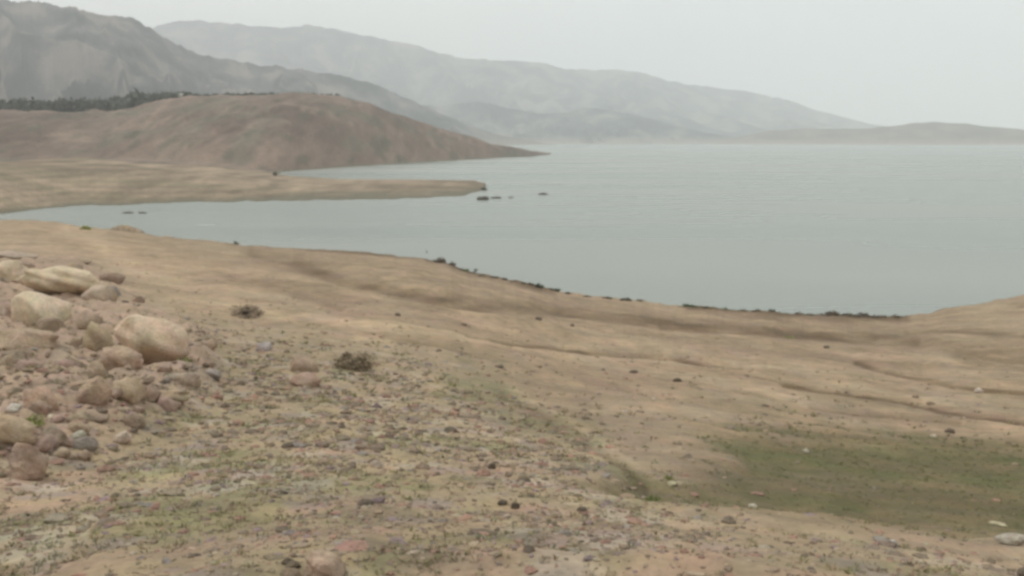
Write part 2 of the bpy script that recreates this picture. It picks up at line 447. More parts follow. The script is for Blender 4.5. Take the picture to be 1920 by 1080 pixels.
# ------------------------------------------------------------------ far mountains
def hill_material(name, low, a, b, c, shore=25.0, scale=.004):
    m = bpy.data.materials.new(name); m.use_nodes = True
    t = m.node_tree; n = t.nodes; L = t.links; p = n['Principled BSDF']; p.inputs['Roughness'].default_value = 1
    p.inputs['Specular IOR Level'].default_value = 0
    g = n.new('ShaderNodeNewGeometry')
    z = n.new('ShaderNodeTexNoise'); z.inputs['Scale'].default_value = scale; z.inputs['Detail'].default_value = 7; z.inputs['Roughness'].default_value = .62
    L.new(g.outputs['Position'], z.inputs['Vector'])
    r = n.new('ShaderNodeValToRGB'); e = r.color_ramp.elements
    e[0].position = .40; e[0].color = (*a, 1); e[1].position = .62; e[1].color = (*b, 1)
    k = e.new(.5); k.color = (*c, 1)
    L.new(z.outputs['Fac'], r.inputs['Fac'])
    sx = n.new('ShaderNodeSeparateXYZ'); L.new(g.outputs['Position'], sx.inputs[0])
    ad = n.new('ShaderNodeMath'); ad.operation = 'MULTIPLY_ADD'; ad.inputs[1].default_value = shore * 1.6; L.new(z.outputs['Fac'], ad.inputs[0]); L.new(sx.outputs['Z'], ad.inputs[2])
    mr = n.new('ShaderNodeMapRange'); mr.inputs['From Min'].default_value = shore; mr.inputs['From Max'].default_value = shore * 2.6
    L.new(ad.outputs[0], mr.inputs['Value'])
    mm = n.new('ShaderNodeMix'); mm.data_type = 'RGBA'; L.new(mr.outputs[0], mm.inputs['Factor'])
    mm.inputs['A'].default_value = (*low, 1); L.new(r.outputs[0], mm.inputs['B'])
    L.new(mm.outputs['Result'], p.inputs['Base Color'])
    return m
def ridge(name, crest, foot_d, mat, seed, back=900, rough=.16, cell=900, na=520, nr=70, freq=60, foot_z=-3):
    """crest rows (px, py, d); the land rises from foot_d(az) to the crest and falls away behind"""
    A, D, Z = line([(a, b, c, None) for a, b, c in crest])
    az = np.linspace(A[0], A[-1], na)
    dc = np.interp(az, A, D); zc = np.interp(az, A, Z)
    zc = zc + np.clip(zc, 0, 400) * 0.022 * fbm(az * 110, az * 0, 4, seed)
    FA, FD = zip(*[(float(ray(p, HOR + 10)[0]), q) for p, q in foot_d]); df = np.interp(az, FA, FD)
    df = df + 60 * fbm(az * 60, az * 0 + 3, 3, seed + 4)
    s = np.concatenate([np.linspace(0, 1, nr), 1 + np.linspace(0, 1, 14)[1:]])
    S, AZ = np.meshgrid(s, az, indexing='ij')
    DC, DF, ZC = (np.broadcast_to(v, S.shape) for v in (dc, df, zc))
    Dd = np.where(S < 1, DF + (DC - DF) * S, DC + back * (S - 1))
    prof = np.where(S < 1, S ** 1.15, 1 - (S - 1) ** 1.3)
    warp = .5 * vnoise(AZ * freq * .5, S * 3, seed + 8)
    wx, wy = Dd * np.sin(AZ) / cell, Dd * np.cos(AZ) / cell
    rid = 1 - .9 * np.abs(fbm(wx + .35 * wy + warp, wy * .55 + warp, 4, seed + 12, .45))
    env = np.where(S < 1, np.sin(np.clip(S, 0, 1) * math.pi) ** .8, 0.5 * (S - 1))
    Zz = foot_z + (ZC - foot_z) * np.clip(prof + env * rough * (rid - 1.0) * 1.6, 0, 1.0)
    V = np.stack([Dd * np.sin(AZ), Dd * np.cos(AZ), Zz], -1).reshape(-1, 3)
    ns = len(s); i = np.arange(ns - 1)[:, None] * na; j = np.arange(na - 1)[None, :]
    Fc = np.stack([i + j, i + j + 1, i + na + j + 1, i + na + j], -1).reshape(-1, 4)[:, ::-1]
    return tag(mesh_np(name, V, Fc, mat), kind='structure')
m1 = hill_material('scrub_slope', (.20, .17, .13), (.02, .03, .03), (.21, .175, .155), (.075, .078, .078), scale=.007)
m2 = hill_material('far_slope', (.26, .22, .18), (.01, .02, .03), (.22, .20, .17), (.06, .075, .085), shore=22, scale=.004)
m3 = hill_material('bare_slope', (.27, .225, .18), (.13, .12, .09), (.21, .18, .145), (.165, .145, .115), shore=14, scale=.008)
ridge('mountain_slope', [(-500, -90, 3300), (-200, -40, 3300), (0, -4, 3300), (85, 3, 3300), (130, 12, 3320), (165, 20, 3350), (215, 28, 3400), (250, 38, 3450),
    (285, 53, 3500), (320, 78, 3550), (370, 98, 3600), (440, 114, 3650), (520, 124, 3700), (600, 134, 3750), (660, 146, 3800), (720, 164, 3850),
    (790, 196, 3900), (850, 222, 3950), (910, 246, 4000), (960, 258, 4100), (1020, 268, 4200), (1060, 273, 4200)],
    [(-500, 1800), (300, 1900), (700, 2500), (1060, 4000)], m1, 200, freq=42, rough=.36, cell=520)
ridge('foothill', [(560, 170, 5600), (700, 168, 5600), (790, 196, 5500), (840, 200, 5500), (880, 190, 5500), (905, 189, 5500), (950, 203, 5500), (1010, 213, 5500), (1050, 212, 5500),
    (1100, 203, 5600), (1150, 207, 5600), (1210, 220, 5600), (1270, 236, 5500), (1330, 250, 5300), (1400, 262, 5000), (1450, 267.5, 4900)],
    [(560, 4300), (1000, 4650), (1450, 4800)], m2, 240, freq=75, rough=.5, cell=420, back=600)
ridge('mountain_range', [(150, 90, 8000), (240, 68, 8000), (285, 52, 8000), (310, 43, 8000), (335, 39, 8000), (380, 39, 8000), (440, 44, 8000), (500, 51, 8000), (545, 49, 8000), (580, 48, 8000),
    (630, 54, 8000), (665, 64, 8050), (700, 70, 8100), (760, 80, 8200), (820, 98, 8300), (870, 110, 8350), (920, 112, 8400), (960, 114, 8500), (1020, 118, 8600),
    (1060, 128, 8700), (1110, 130, 8800), (1160, 132, 8900), (1210, 138, 9000), (1260, 153, 9200), (1330, 164, 9400), (1400, 172, 9600),
    (1460, 184, 9800), (1510, 199, 10000), (1560, 214, 10200), (1610, 228, 10400), (1700, 244, 10600), (1800, 258, 10600)],
    [(150, 5200), (800, 5600), (1300, 5400), (1800, 7500)], m2, 280, freq=38, rough=.38, cell=800, back=900)
ridge('headland', [(1340, 268, 4800), (1400, 254, 4900), (1440, 245, 4950), (1500, 241, 5000), (1560, 242, 5000), (1620, 241, 5000), (1670, 236, 5000), (1720, 230, 5000),
    (1760, 229, 5000), (1810, 232, 5000), (1835, 236, 5000), (1870, 238, 5000), (1920, 243, 5000), (2000, 250, 5000), (2200, 258, 5000)],
    [(1340, 4680), (1500, 4600), (2200, 4550)], m3, 320, freq=60, rough=.10, back=600)

# ------------------------------------------------------------------ rocks
def ico(sub):
    import bmesh
    bm = bmesh.new(); bmesh.ops.create_icosphere(bm, subdivisions=sub, radius=1)
    V = np.array([v.co[:] for v in bm.verts]); Fc = np.array([[v.index for v in f.verts] for f in bm.faces]); bm.free()
    return V, Fc
ICO = {k: ico(k) for k in (1, 2, 3, 4)}
def rock_shape(seed, sub, facets=9, flat=.8, rough=.1, under=0.):
    r = np.random.default_rng(seed); V, Fc = ICO[sub]; V = V.copy()
    for _ in range(facets):                               # broken faces
        nrm = r.normal(size=3); nrm[2] = abs(nrm[2]) * .6; nrm /= np.linalg.norm(nrm)
        h = r.uniform(.50, .86); dd = V @ nrm
        V = V - np.clip(dd - h, 0, None)[:, None] * nrm * .93
    V *= 1 + rough * (fbm(V[:, 0] * 1.9 + V[:, 2] * 2.3, V[:, 1] * 2.0 - V[:, 2], 4, seed % 90))[:, None]
    lo, hi = V.min(0), V.max(0)
    V = (V - (lo + hi) / 2) / ((hi - lo) / 2)             # unit half sizes
    if under:                                             # the lower side draws in under the rock
        f = 1 - under * np.clip(.05 - V[:, 2], 0, 1)
        V[:, 0] *= f; V[:, 1] *= f
    return V, Fc
rock_mat = tint_material('boulder_stone', speckle=.16, scales=(4.0, 24.0), bump=.8, bump_dist=.06, hue=.25)
def rock(name, px, base_y, w, h, label, cat, col, seed, yaw=None, depth=.9, sink=.25, tilt=0, group=None, far=False, sub=None, water=False, facets=18, rough=.15, under=.25, lift=0.):
    """w, h: size in frame pixels; base_y: row of the lowest visible point"""
    x, y, z, d = on_water(px, base_y) if water else at(px, base_y)
    k = d / F; W, Hh = w * k, h * k
    V, Fc = rock_shape(seed, sub or (4 if w > 70 else 3 if w > 18 else 2), facets=facets, rough=rough, under=under)
    hx, hy = W / 2, W / 2 * depth
    hz = Hh / 2 / (1 - sink)
    # the image height of a body on a slope seen from above also holds part of its depth
    hz = max(hz * .92 - hy * .12, Hh * .3)
    V = V * (hx, hy, hz)
    c, s = math.cos(tilt), math.sin(tilt)
    V = np.stack([V[:, 0] * c + V[:, 2] * s, V[:, 1], -V[:, 0] * s + V[:, 2] * c], -1)
    r = np.random.default_rng(seed + 1)
    C = np.array(col) * (1.08 if w > 90 or seed < 1100 else .92) * (1 + .10 * fbm(V[:, 0] / hx * 1.3, V[:, 1] / hx * 1.3 + V[:, 2] / hx, 3, seed % 80))[:, None]
    C = mixc(C, np.array(col) * (.78, .72, .66), ss(.1, .8, fbm(V[:, 0] / hx * 2 + 7, V[:, 2] / hx * 2, 3, seed % 70)) * .6)
    o = mesh_np(name, V, Fc, rock_mat, C)
    az = math.atan2(x, y)
    ox, oy = x + hy * .8 * math.sin(az), y + hy * .8 * math.cos(az)
    zz = 0.0 if water else float(land(np.array([ox]), np.array([oy]))[0])
    zz = zz * .5 + z * .5
    o.location = (ox, oy, zz + hz * (1 - 2 * sink) + lift * hz)
    o.rotation_euler = (0, 0, -az + (yaw or 0))
    return tag(o, label, cat, group)
PALEC = (.56, .45, .33); PINK = (.42, .30, .225); TANC = (.43, .35, .25); GREY = (.30, .27, .24); DARK = (.10, .085, .07); WHITE = (.44, .40, .32); EARTH = (.33, .25, .175)
G1 = 'boulders and stones in the left foreground heap'
B = 'boulder'; R_ = 'rock'; S_ = 'stone'
rock('boulder', 291, 693, 150, 112, 'largest rounded tan boulder with dark crevice under its lower edge', B, (.56, .43, .315), 901, depth=.8, sink=.06, tilt=.32, facets=9, under=.6, rough=.08)
rock('boulder', 80, 617, 100, 76, 'round pale boulder in front of the long flat slab', B, (.60, .485, .355), 902, depth=.9, sink=.16, facets=8, under=.1, rough=.06)
rock('boulder', 112, 556, 150, 62, 'long low pale slab boulder behind the round pale one', B, (.58, .465, .33), 903, depth=.7, sink=.12, tilt=.12, under=.55, facets=12)
rock('rock', 186, 566, 62, 34, 'small pinkish rock at the right end of the long slab', R_, (.42, .33, .25), 904, depth=.8, sink=.35, tilt=.35, group=G1)
rock('rock', 14, 530, 74, 42, 'pale flat rock cut by the left edge beside the long slab', R_, PALEC, 905, depth=.9, sink=.3, group=G1)
rock('rock', 22, 487, 84, 18, 'thin low ledge of rock highest on the left edge', R_, (.42, .33, .26), 906, depth=.6, sink=.3, tilt=.1, group=G1)
rock('rock', 186, 662, 58, 62, 'upright earthy rock wedged left of the largest boulder', R_, (.40, .32, .22), 907, depth=.8, sink=.2, group=G1)
rock('rock', 228, 703, 82, 52, 'pinkish wedge shaped rock leaning under the largest boulder', R_, (.44, .32, .24), 908, depth=.7, sink=.25, tilt=.5, group=G1)
rock('rock', 160, 622, 60, 40, 'brown lump of rock between the two round boulders', R_, (.37, .28, .21), 909, depth=.8, sink=.35, group=G1)
rock('rock', 50, 668, 120, 48, 'wide low earthy rock below the round pale boulder', R_, (.40, .30, .215), 910, depth=.9, sink=.45, group=G1)
rock('rock', 120, 700, 80, 38, 'low brown rock beside the dark hollow left of the pinkish wedge', R_, (.37, .285, .21), 911, depth=.9, sink=.45, group=G1)
rock('rock', 82, 772, 72, 44, 'orange brown rock sloping down to the right above the white stones', R_, (.43, .30, .22), 912, depth=.8, sink=.3, tilt=.4, group=G1)
rock('rock', 178, 762, 62, 56, 'smooth upright brown rock in the middle of the lower heap', R_, (.40, .29, .21), 913, depth=.8, sink=.25, group=G1)
rock('rock', 242, 760, 66, 50, 'tan rock with a dark gap on its left side in the lower heap', R_, (.42, .32, .225), 914, depth=.8, sink=.25, tilt=.25, group=G1)
rock('rock', 318, 756, 78, 24, 'flat tan rock lying at the right end of the lower heap', R_, (.44, .34, .24), 915, depth=.6, sink=.3, group=G1)
rock('rock', 345, 728, 70, 30, 'low grey tan rock just below the largest boulder', R_, (.36, .29, .22), 916, depth=.8, sink=.4, group=G1)
rock('rock', 400, 716, 34, 24, 'small grey rock right of the largest boulder', R_, (.37, .31, .28), 917, depth=.8, sink=.25, group=G1)
rock('rock', 24, 846, 90, 56, 'tan rock at the left edge above the brown upright rock', R_, (.44, .34, .235), 918, depth=.8, sink=.25, tilt=.3, group=G1)
rock('rock', 52, 900, 74, 76, 'brown upright rock lowest of the heap on the left edge', R_, (.37, .27, .205), 919, depth=.8, sink=.2, group=G1)
rock('rock', 104, 836, 46, 36, 'small dull rock right of the tan rock on the left edge', R_, (.33, .26, .20), 920, sink=.3, group=G1)
rock('rock', 248, 640, 44, 26, 'small rock resting against the back of the largest boulder', R_, (.41, .33, .21), 921, sink=.4, group=G1)
rock('stone', 148, 826, 30, 17, 'elongated white stone at the foot of the rock heap', S_, WHITE, 922, sink=.2, depth=.6, tilt=-.4)
rock('stone', 230, 834, 36, 26, 'pale stone with dark shadow right of the elongated white stone', S_, (.50, .39, .31), 923, sink=.15)
rock('stone', 28, 784, 26, 16, 'off white stone near the left edge above the tan edge rock', S_, (.52, .47, .41), 924, sink=.2)
rock('stone', 98, 790, 22, 14, 'small cream stone just right of the off white one', S_, (.55, .49, .37), 925, sink=.2)
rock('rock', 574, 726, 62, 32, 'reddish rock left of the dark dry shrub, lower of two', R_, (.42, .29, .225), 926, sink=.3)
rock('rock', 568, 698, 66, 40, 'earthy rock left of the dark dry shrub, upper of two', R_, (.36, .265, .195), 927, sink=.4)
rock('rock', 495, 658, 34, 20, 'greyish rock right of the rock heap on the weedy slope', R_, (.36, .31, .29), 928, sink=.25)
rock('boulder', 612, 1090, 86, 56, 'reddish boulder cut by the bottom edge of the picture', B, (.40, .29, .22), 929, sink=.25)
rock('stone', 1896, 1022, 58, 22, 'largest white stone at the lower right edge below the green patch', S_, (.37, .32, .27), 930, sink=.2, depth=.6, tilt=-.15)
rock('stone', 1511, 845, 14, 10, 'tiny white stone on the upper part of the green patch', S_, WHITE, 931, sink=.15)
rock('stone', 1412, 942, 18, 11, 'white pebble at the lower left rim of the green patch', S_, WHITE, 932, sink=.15)
rock('stone', 1673, 1024, 22, 16, 'pale grey stone just below the green patch', S_, (.50, .47, .45), 933, sink=.2)
rock('stone', 1872, 974, 34, 9, 'flat cream stone in the green patch near the right edge', S_, (.48, .43, .29), 934, sink=.2, depth=.5)
rock('stone', 1260, 910, 20, 10, 'cream stone on the green tip of the patch', S_, (.50, .44, .30), 935, sink=.2)
rock('stone', 1835, 738, 16, 11, 'pale stone in the wheel rut on the right of the sand', S_, (.50, .42, .36), 936, sink=.15)
rock('stone', 1750, 820, 12, 8, 'pale stone above the green patch beside the dark clod', S_, (.46, .40, .30), 937, sink=.15)
rr_ = np.random.default_rng(77)
for i in range(95):
    while True:
        px, by = rr_.uniform(0, 400), rr_.uniform(495, 900)
        if px < np.interp(by, [500, 560, 640, 760, 830, 930], [230, 300, 400, 400, 260, 150]): break
    if 200 < px < 385 and 575 < by < 690: continue
    w = float(np.exp(rr_.uniform(math.log(15), math.log(58)))); c = np.array([(.37, .27, .205), (.40, .31, .225), (.33, .25, .185), (.41, .29, .235), (.31, .255, .215)][rr_.integers(5)])
    rock('rock', px, by, w, w * rr_.uniform(.4, .75), 'lesser rock half buried in the earth of the left rubble bank', 'rock', tuple(c), 1100 + i,
         sink=rr_.uniform(.2, .45), depth=rr_.uniform(.6, 1), tilt=rr_.uniform(-.3, .5), group='lesser rocks of the left rubble bank')
dark = [(966, 955, 20, 16, 'blackest small clod in the middle foreground'), (922, 882, 18, 14, 'dark clod standing alone above the blackest one'),
    (942, 948, 22, 11, 'flat dark stone touching the left of the blackest clod'), (1092, 962, 24, 13, 'brown clod right of the blackest small clod'),
    (844, 812, 28, 10, 'thin dark stone on the upper weedy slope'), (686, 952, 34, 12, 'flat dark brown stone in the lower middle left'),
    (1188, 702, 18, 7, 'dark stone on the open sand left of a similar one'), (1270, 718, 20, 9, 'dark stone on the open sand, right of a similar one'),
    (1780, 808, 20, 10, 'dark clod on the upper rim of the green patch'), (1746, 758, 18, 7, 'small brown clod beside the long rut on the right'),
    (1716, 746, 14, 6, 'small clod above the long rut'), (1010, 690, 14, 6, 'small brown stone on the sand in the middle'),
    (870, 610, 14, 7, 'small brown stone in the middle distance of the sand'), (746, 592, 12, 7, 'small dark stone on the sand by the pale path'),
    (935, 690, 20, 6, 'thin greenish dark clod at the top of the weedy slope'), (1010, 600, 14, 7, 'pale brown stone below the upper dark bank'),
    (1073, 612, 9, 6, 'small dark stone right of the pale brown one under the bank'), (1550, 652, 12, 6, 'dark stone beside the reddish earth on the right'),
    (232, 572, 18, 10, 'dark stone at the top edge of the rock heap'), (386, 690, 16, 9, 'small black clod just right of the largest boulder')]
for i, (px, by, w, h, lab) in enumerate(dark):
    rock('stone', px, by, w, h, lab, 'stone', (.13, .10, .075) if 'dark' in lab or 'black' in lab else (.24, .18, .13), 950 + i, sink=.25)
for i, (px, by, w, h, lab) in enumerate([
    (906, 375, 26, 9, 'dark rock in the water off the tip of the peninsula, nearest the shore'), (930, 372, 22, 5, 'low dark rock awash right of the peninsula tip'),
    (958, 371, 12, 3, 'faint rock barely above the water beyond the peninsula tip'), (1018, 365, 20, 5, 'lone dark rock out in the lake right of the peninsula'),
    (240, 400, 22, 4, 'left one of two low rocks in the narrow inlet'), (268, 400, 16, 4, 'right one of two low rocks in the narrow inlet')]):
    rock('rock', px, by, w, h, lab, 'rock', DARK, 980 + i, sink=.35, water=True, depth=.6)

# ------------------------------------------------------------------ shrubs
leaf_mat = tint_material('shrub_leaf', rough=.8, speckle=.3, scales=(6.0,), bump=0)
twig_mat = tint_material('shrub_twig', rough=.9, speckle=.2, scales=(20.0,), bump=0)
def shrub_parts(seed, W, Hh, nleaf, c1, c2, leaf=.06, dry=False):
    r = np.random.default_rng(seed)
    # branches
    SV, SF, ends = [], [], []
    for k in range(14 if not dry else 46):
        a = r.uniform(0, 6.283); l = r.uniform(.55, 1.0); e = r.uniform(.2, 1.25)
        tip = np.array([math.cos(a) * math.cos(e) * W / 2 * l, math.sin(a) * math.cos(e) * W / 2 * l, math.sin(e) * Hh * l])
        mid = tip * .5 + np.array([0, 0, Hh * .1]); rad = W * (.016 if not dry else .009)
        ends.append(tip)
        pts = [np.zeros(3), mid, tip]; rs = [rad, rad * .7, rad * .25]; b0 = sum(len(v) for v in SV)
        ring = []
        for p, q in zip(pts, rs):
            ring.append(np.array([p + q * np.array([math.cos(u), math.sin(u), .2 * math.cos(u)]) for u in (0, 2.09, 4.19)]))
        SV.append(np.concatenate(ring))
        for i in (0, 1):
            for j in range(3):
                j1 = (j + 1) % 3
                SF.append([b0 + i * 3 + j, b0 + i * 3 + j1, b0 + i * 3 + 3 + j1, b0 + i * 3 + 3 + j])
    SV = np.concatenate(SV); SF = np.array(SF)
    # leaf clumps
    nc = 26; cen = r.normal(size=(nc, 3)); cen /= np.linalg.norm(cen, axis=1)[:, None]; cen *= r.uniform(.35, .95, nc)[:, None]
    cen[:, 2] = np.abs(cen[:, 2]); cc = cen[r.integers(0, nc, nleaf)]
    p = (cc + r.normal(size=(nleaf, 3)) * .13) * (W / 2, W / 2, Hh * .9); p[:, 2] = np.abs(p[:, 2]) + .02 * Hh
    a = r.normal(size=(nleaf, 3)); a /= np.linalg.norm(a, axis=1)[:, None]; b = np.cross(a, r.normal(size=(nleaf, 3))); b /= np.linalg.norm(b, axis=1)[:, None]
    s = leaf * W * r.uniform(.6, 1.4, nleaf)[:, None]
    V = np.stack([p - a * s, p + b * s * .4, p + a * s, p - b * s * .4], 1).reshape(-1, 3)
    Fc = np.arange(nleaf * 4).reshape(-1, 4)
    f = r.random(nleaf)[:, None]; col = np.repeat(np.array(c1) * (1 - f) + np.array(c2) * f, 4, axis=0)
    return (V, Fc, col), (SV, SF)
def shrub(px, by, w, h, label, c1, c2, seed, nleaf=420, name='shrub', water=False, leaf=.06, dry=False, cat='shrub', group=None, parts=True, loc=None):
    x, y, z, d = loc or (on_water(px, by) if water else at(px, by))
    k = d / F
    (V, Fc, col), (SV, SF) = shrub_parts(seed, w * k, h * k, nleaf, c1, c2, leaf, dry)
    e = bpy.data.objects.new(name, None); coll.objects.link(e); e.location = (x, y, z - .02 * h * k); e.empty_display_size = .2
    tag(e, label, cat, group)
    mesh_np('foliage', V, Fc, leaf_mat, col, smooth=False, parent=e)
    mesh_np('stem', SV, SF, twig_mat, np.tile([.10, .075, .055], (len(SV), 1)), parent=e)
    return e
DG1, DG2 = (.035, .045, .025), (.10, .11, .06); BG1, BG2 = (.095, .078, .058), (.18, .145, .11)
GS = 'dark shrubs along the near shoreline'
for i, (px, by, w, h, lab, a, b) in enumerate([
    (823, 492, 34, 11, 'dark wide shrub at the bend of the near shore', BG1, BG2),
    (848, 498, 20, 8, 'brown low shrub just right of the dark wide one at the shore bend', BG1, BG2),
    (872, 509, 22, 6, 'bright green low plant on the shore slope below the bend', (.08, .11, .03), (.15, .17, .06)),
    (926, 523, 20, 6, 'grey brown shrub on the shore between the bend and the greenest shrub', BG1, BG2),
    (944, 526, 18, 5, 'thin brown shrub right of the grey brown one on the shore', BG1, BG2),
    (1010, 541, 22, 10, 'darkest green round shrub on the middle of the near shore', (.02, .035, .012), (.06, .08, .03)),
    (995, 537, 20, 6, 'low brown shrub touching the left of the darkest green one', BG1, BG2),
    (1040, 547, 24, 6, 'low olive shrub right of the darkest green one', DG1, DG2),
    (1172, 564, 26, 5, 'flat dark shrub on the shore right of the middle', DG1, BG2),
    (1290, 575, 34, 5, 'flat green plant strip shrub on the far right shore', (.05, .08, .03), (.12, .14, .06)),
    (1360, 582, 22, 7, 'yellow green plant by the water on the right shore', (.15, .17, .07), (.24, .25, .12)),
    (1446, 587, 16, 9, 'small upright dark shrub on the right shore', DG1, DG2),
    (1560, 594, 44, 6, 'long flat brown shrub on the right shore', BG1, BG2),
    (1620, 595, 40, 6, 'last flat brown shrub before the shore turns up at the right', BG1, BG2),
    (441, 458, 14, 9, 'small round green shrub alone on the left shore', DG1, DG2),
    (160, 432, 22, 10, 'yellow green shrub beside the little spit on the left', (.16, .19, .03), (.36, .38, .06)),
    (905, 352, 18, 12, 'dark shrub on the very tip of the peninsula', DG1, BG2),
    (516, 330, 12, 9, 'small dark shrub where the peninsula meets the brown hill', DG1, BG2)]):
    loc = None
    if by < 360:
        x, y, z, d = on_water(px, by, 1.0 if px > 800 else 4.0); loc = (x, y, float(land(np.array([x]), np.array([y]))[0]), d)
    shrub(px, by, w, h, lab, a, b, 600 + i, leaf=.07, nleaf=300, loc=loc)
for i, (px, by, w) in enumerate([(862, 506, 16), (884, 513, 14), (905, 519, 18), (962, 530, 22), (980, 534, 18), (1062, 552, 20), (1100, 557, 16), (1140, 561, 24), (1200, 566, 18),
    (1325, 578, 22), (1395, 584, 26), (1420, 586, 20), (1470, 590, 30), (1500, 592, 26), (1525, 593, 30), (1590, 595, 34), (1650, 596, 30), (1680, 596, 24)]):
    shrub(px, by, w, 4.2, 'small low brown clump in the dark line along the near shore', (.12, .10, .065), (.20, .165, .115), 660 + i, nleaf=120, leaf=.09, name='brush', cat='brush', group='low clumps along the near shore')
shrub(892, 510, 12, 9, 'small shrub standing in the water off the shore bend', DG1, DG2, 640, water=True, nleaf=200)
shrub(800, 475, 7, 8, 'tiny sprig standing in the water left of the shore bend', DG1, DG2, 641, water=True, nleaf=80)
shrub(664, 692, 96, 40, 'wide dark dry shrub on the weedy slope right of the reddish rocks', (.16, .12, .08), (.29, .23, .155), 642, nleaf=1500, leaf=.03, dry=True)
shrub(460, 592, 70, 26, 'flat dry greyish shrub on the pale slope behind the weedy ground', (.20, .155, .12), (.30, .235, .175), 643, nleaf=900, leaf=.03, dry=True)
shrub(345, 702, 44, 20, 'green weed under the right side of the largest boulder', (.12, .12, .03), (.24, .24, .10), 644, nleaf=400, leaf=.05, cat='weed', name='weed')
shrub(1222, 938, 46, 26, 'brightest green weed at the left tip of the green patch', (.09, .13, .03), (.20, .23, .08), 645, nleaf=700, leaf=.04, cat='weed', name='weed')
shrub(1255, 898, 24, 14, 'yellow green weed just above the brightest green one', (.16, .19, .04), (.30, .32, .10), 646, nleaf=300, leaf=.05, cat='weed', name='weed')
shrub(1482, 628, 22, 7, 'pale yellow green weed by the dark bank on the right', (.26, .27, .12), (.40, .38, .20), 647, nleaf=200, leaf=.06, cat='weed', name='weed')
shrub(60, 800, 60, 20, 'yellowish weed among the lower left rocks', (.18, .17, .06), (.35, .38, .14), 648, nleaf=500, leaf=.04, cat='weed', name='weed')

# ------------------------------------------------------------------ gravel and dry weeds on the near slope (nobody could count them)
def scatter_points(n, vmin, rs, weight):
    out = []
    while sum(len(a) for a in out) < n:
        az = rs.uniform(-.62, .62, 40000); d = np.exp(rs.uniform(math.log(3.0), math.log(60), 40000))
        keep = rs.random(40000) < weight(az, d); out.append(np.stack([az[keep], d[keep]], 1))
    P = np.concatenate(out)[:n]
    x = P[:, 1] * np.sin(P[:, 0]); y = P[:, 1] * np.cos(P[:, 0]); return x, y, P[:, 0], P[:, 1]
def zone(az, d):
    z, t, ds = base(az, d); U, V = proj(az, t)
    edge = np.interp(U, [-200, 300, 500, 760, 900, 1050, 1200, 1450, 1920, 2300], [470, 560, 610, 650, 690, 770, 890, 985, 1010, 1020])
    x, y = d * np.sin(az), d * np.cos(az)
    w = .10 + .90 * ss(-45, 150, V - edge + 22 * fbm(x / 2.5, y / 2.5, 3, 85))
    g = ss(-16, 34, in_patch(U, V, GREEN))
    return w, g, U, V
def gravel():
    rs = np.random.default_rng(21); n = 20000
    def wt(az, d):
        w, g, U, V = zone(az, d); return w * (1 - .9 * g) * np.clip(d / 8, .3, 1) * (.35 + .65 * ss(-.3, .5, fbm(d * np.sin(az) / .9, d * np.cos(az) / .9, 2, 33)))
    x, y, az, d = scatter_points(n, 560, rs, wt)
    z = land(x, y)
    V0, F0 = ICO[1]; nv = len(V0)
    s = np.exp(rs.normal(math.log(.0095), .62, n)) * np.clip(d / 6, .75, 2.6); s = np.clip(s, .004, .07)
    sc = s[:, None] * np.stack([rs.uniform(.8, 1.6, n), rs.uniform(.7, 1.2, n), rs.uniform(.35, .75, n)], 1)
    P = V0[None] * (1 + rs.uniform(-.28, .28, (n, nv, 1))) * sc[:, None, :]
    a = rs.uniform(0, 6.283, n); c, sn = np.cos(a)[:, None], np.sin(a)[:, None]
    Q = np.stack([P[..., 0] * c - P[..., 1] * sn, P[..., 0] * sn + P[..., 1] * c, P[..., 2]], -1) + np.stack([x, y, z + sc[:, 2] * .12], 1)[:, None, :]
    Fc = (F0[None] + (np.arange(n) * nv)[:, None, None]).reshape(-1, 3)
    pal = np.array([(.29, .222, .155), (.35, .28, .20), (.33, .205, .155), (.24, .185, .14), (.38, .315, .24), (.21, .16, .115), (.27, .235, .205), (.27, .20, .195), (.15, .115, .085)])
    pr = np.array([.22, .14, .17, .13, .05, .12, .05, .06, .07]); col = pal[rs.choice(len(pal), n, p=pr / pr.sum())] * rs.uniform(.85, 1.15, (n, 1))
    tag(mesh_np('gravel', Q.reshape(-1, 3), Fc, rock_mat, np.repeat(col, nv, 0), smooth=False),
        'small brown, pink and grey stones strewn over the near slope', 'gravel', kind='stuff')
gravel()
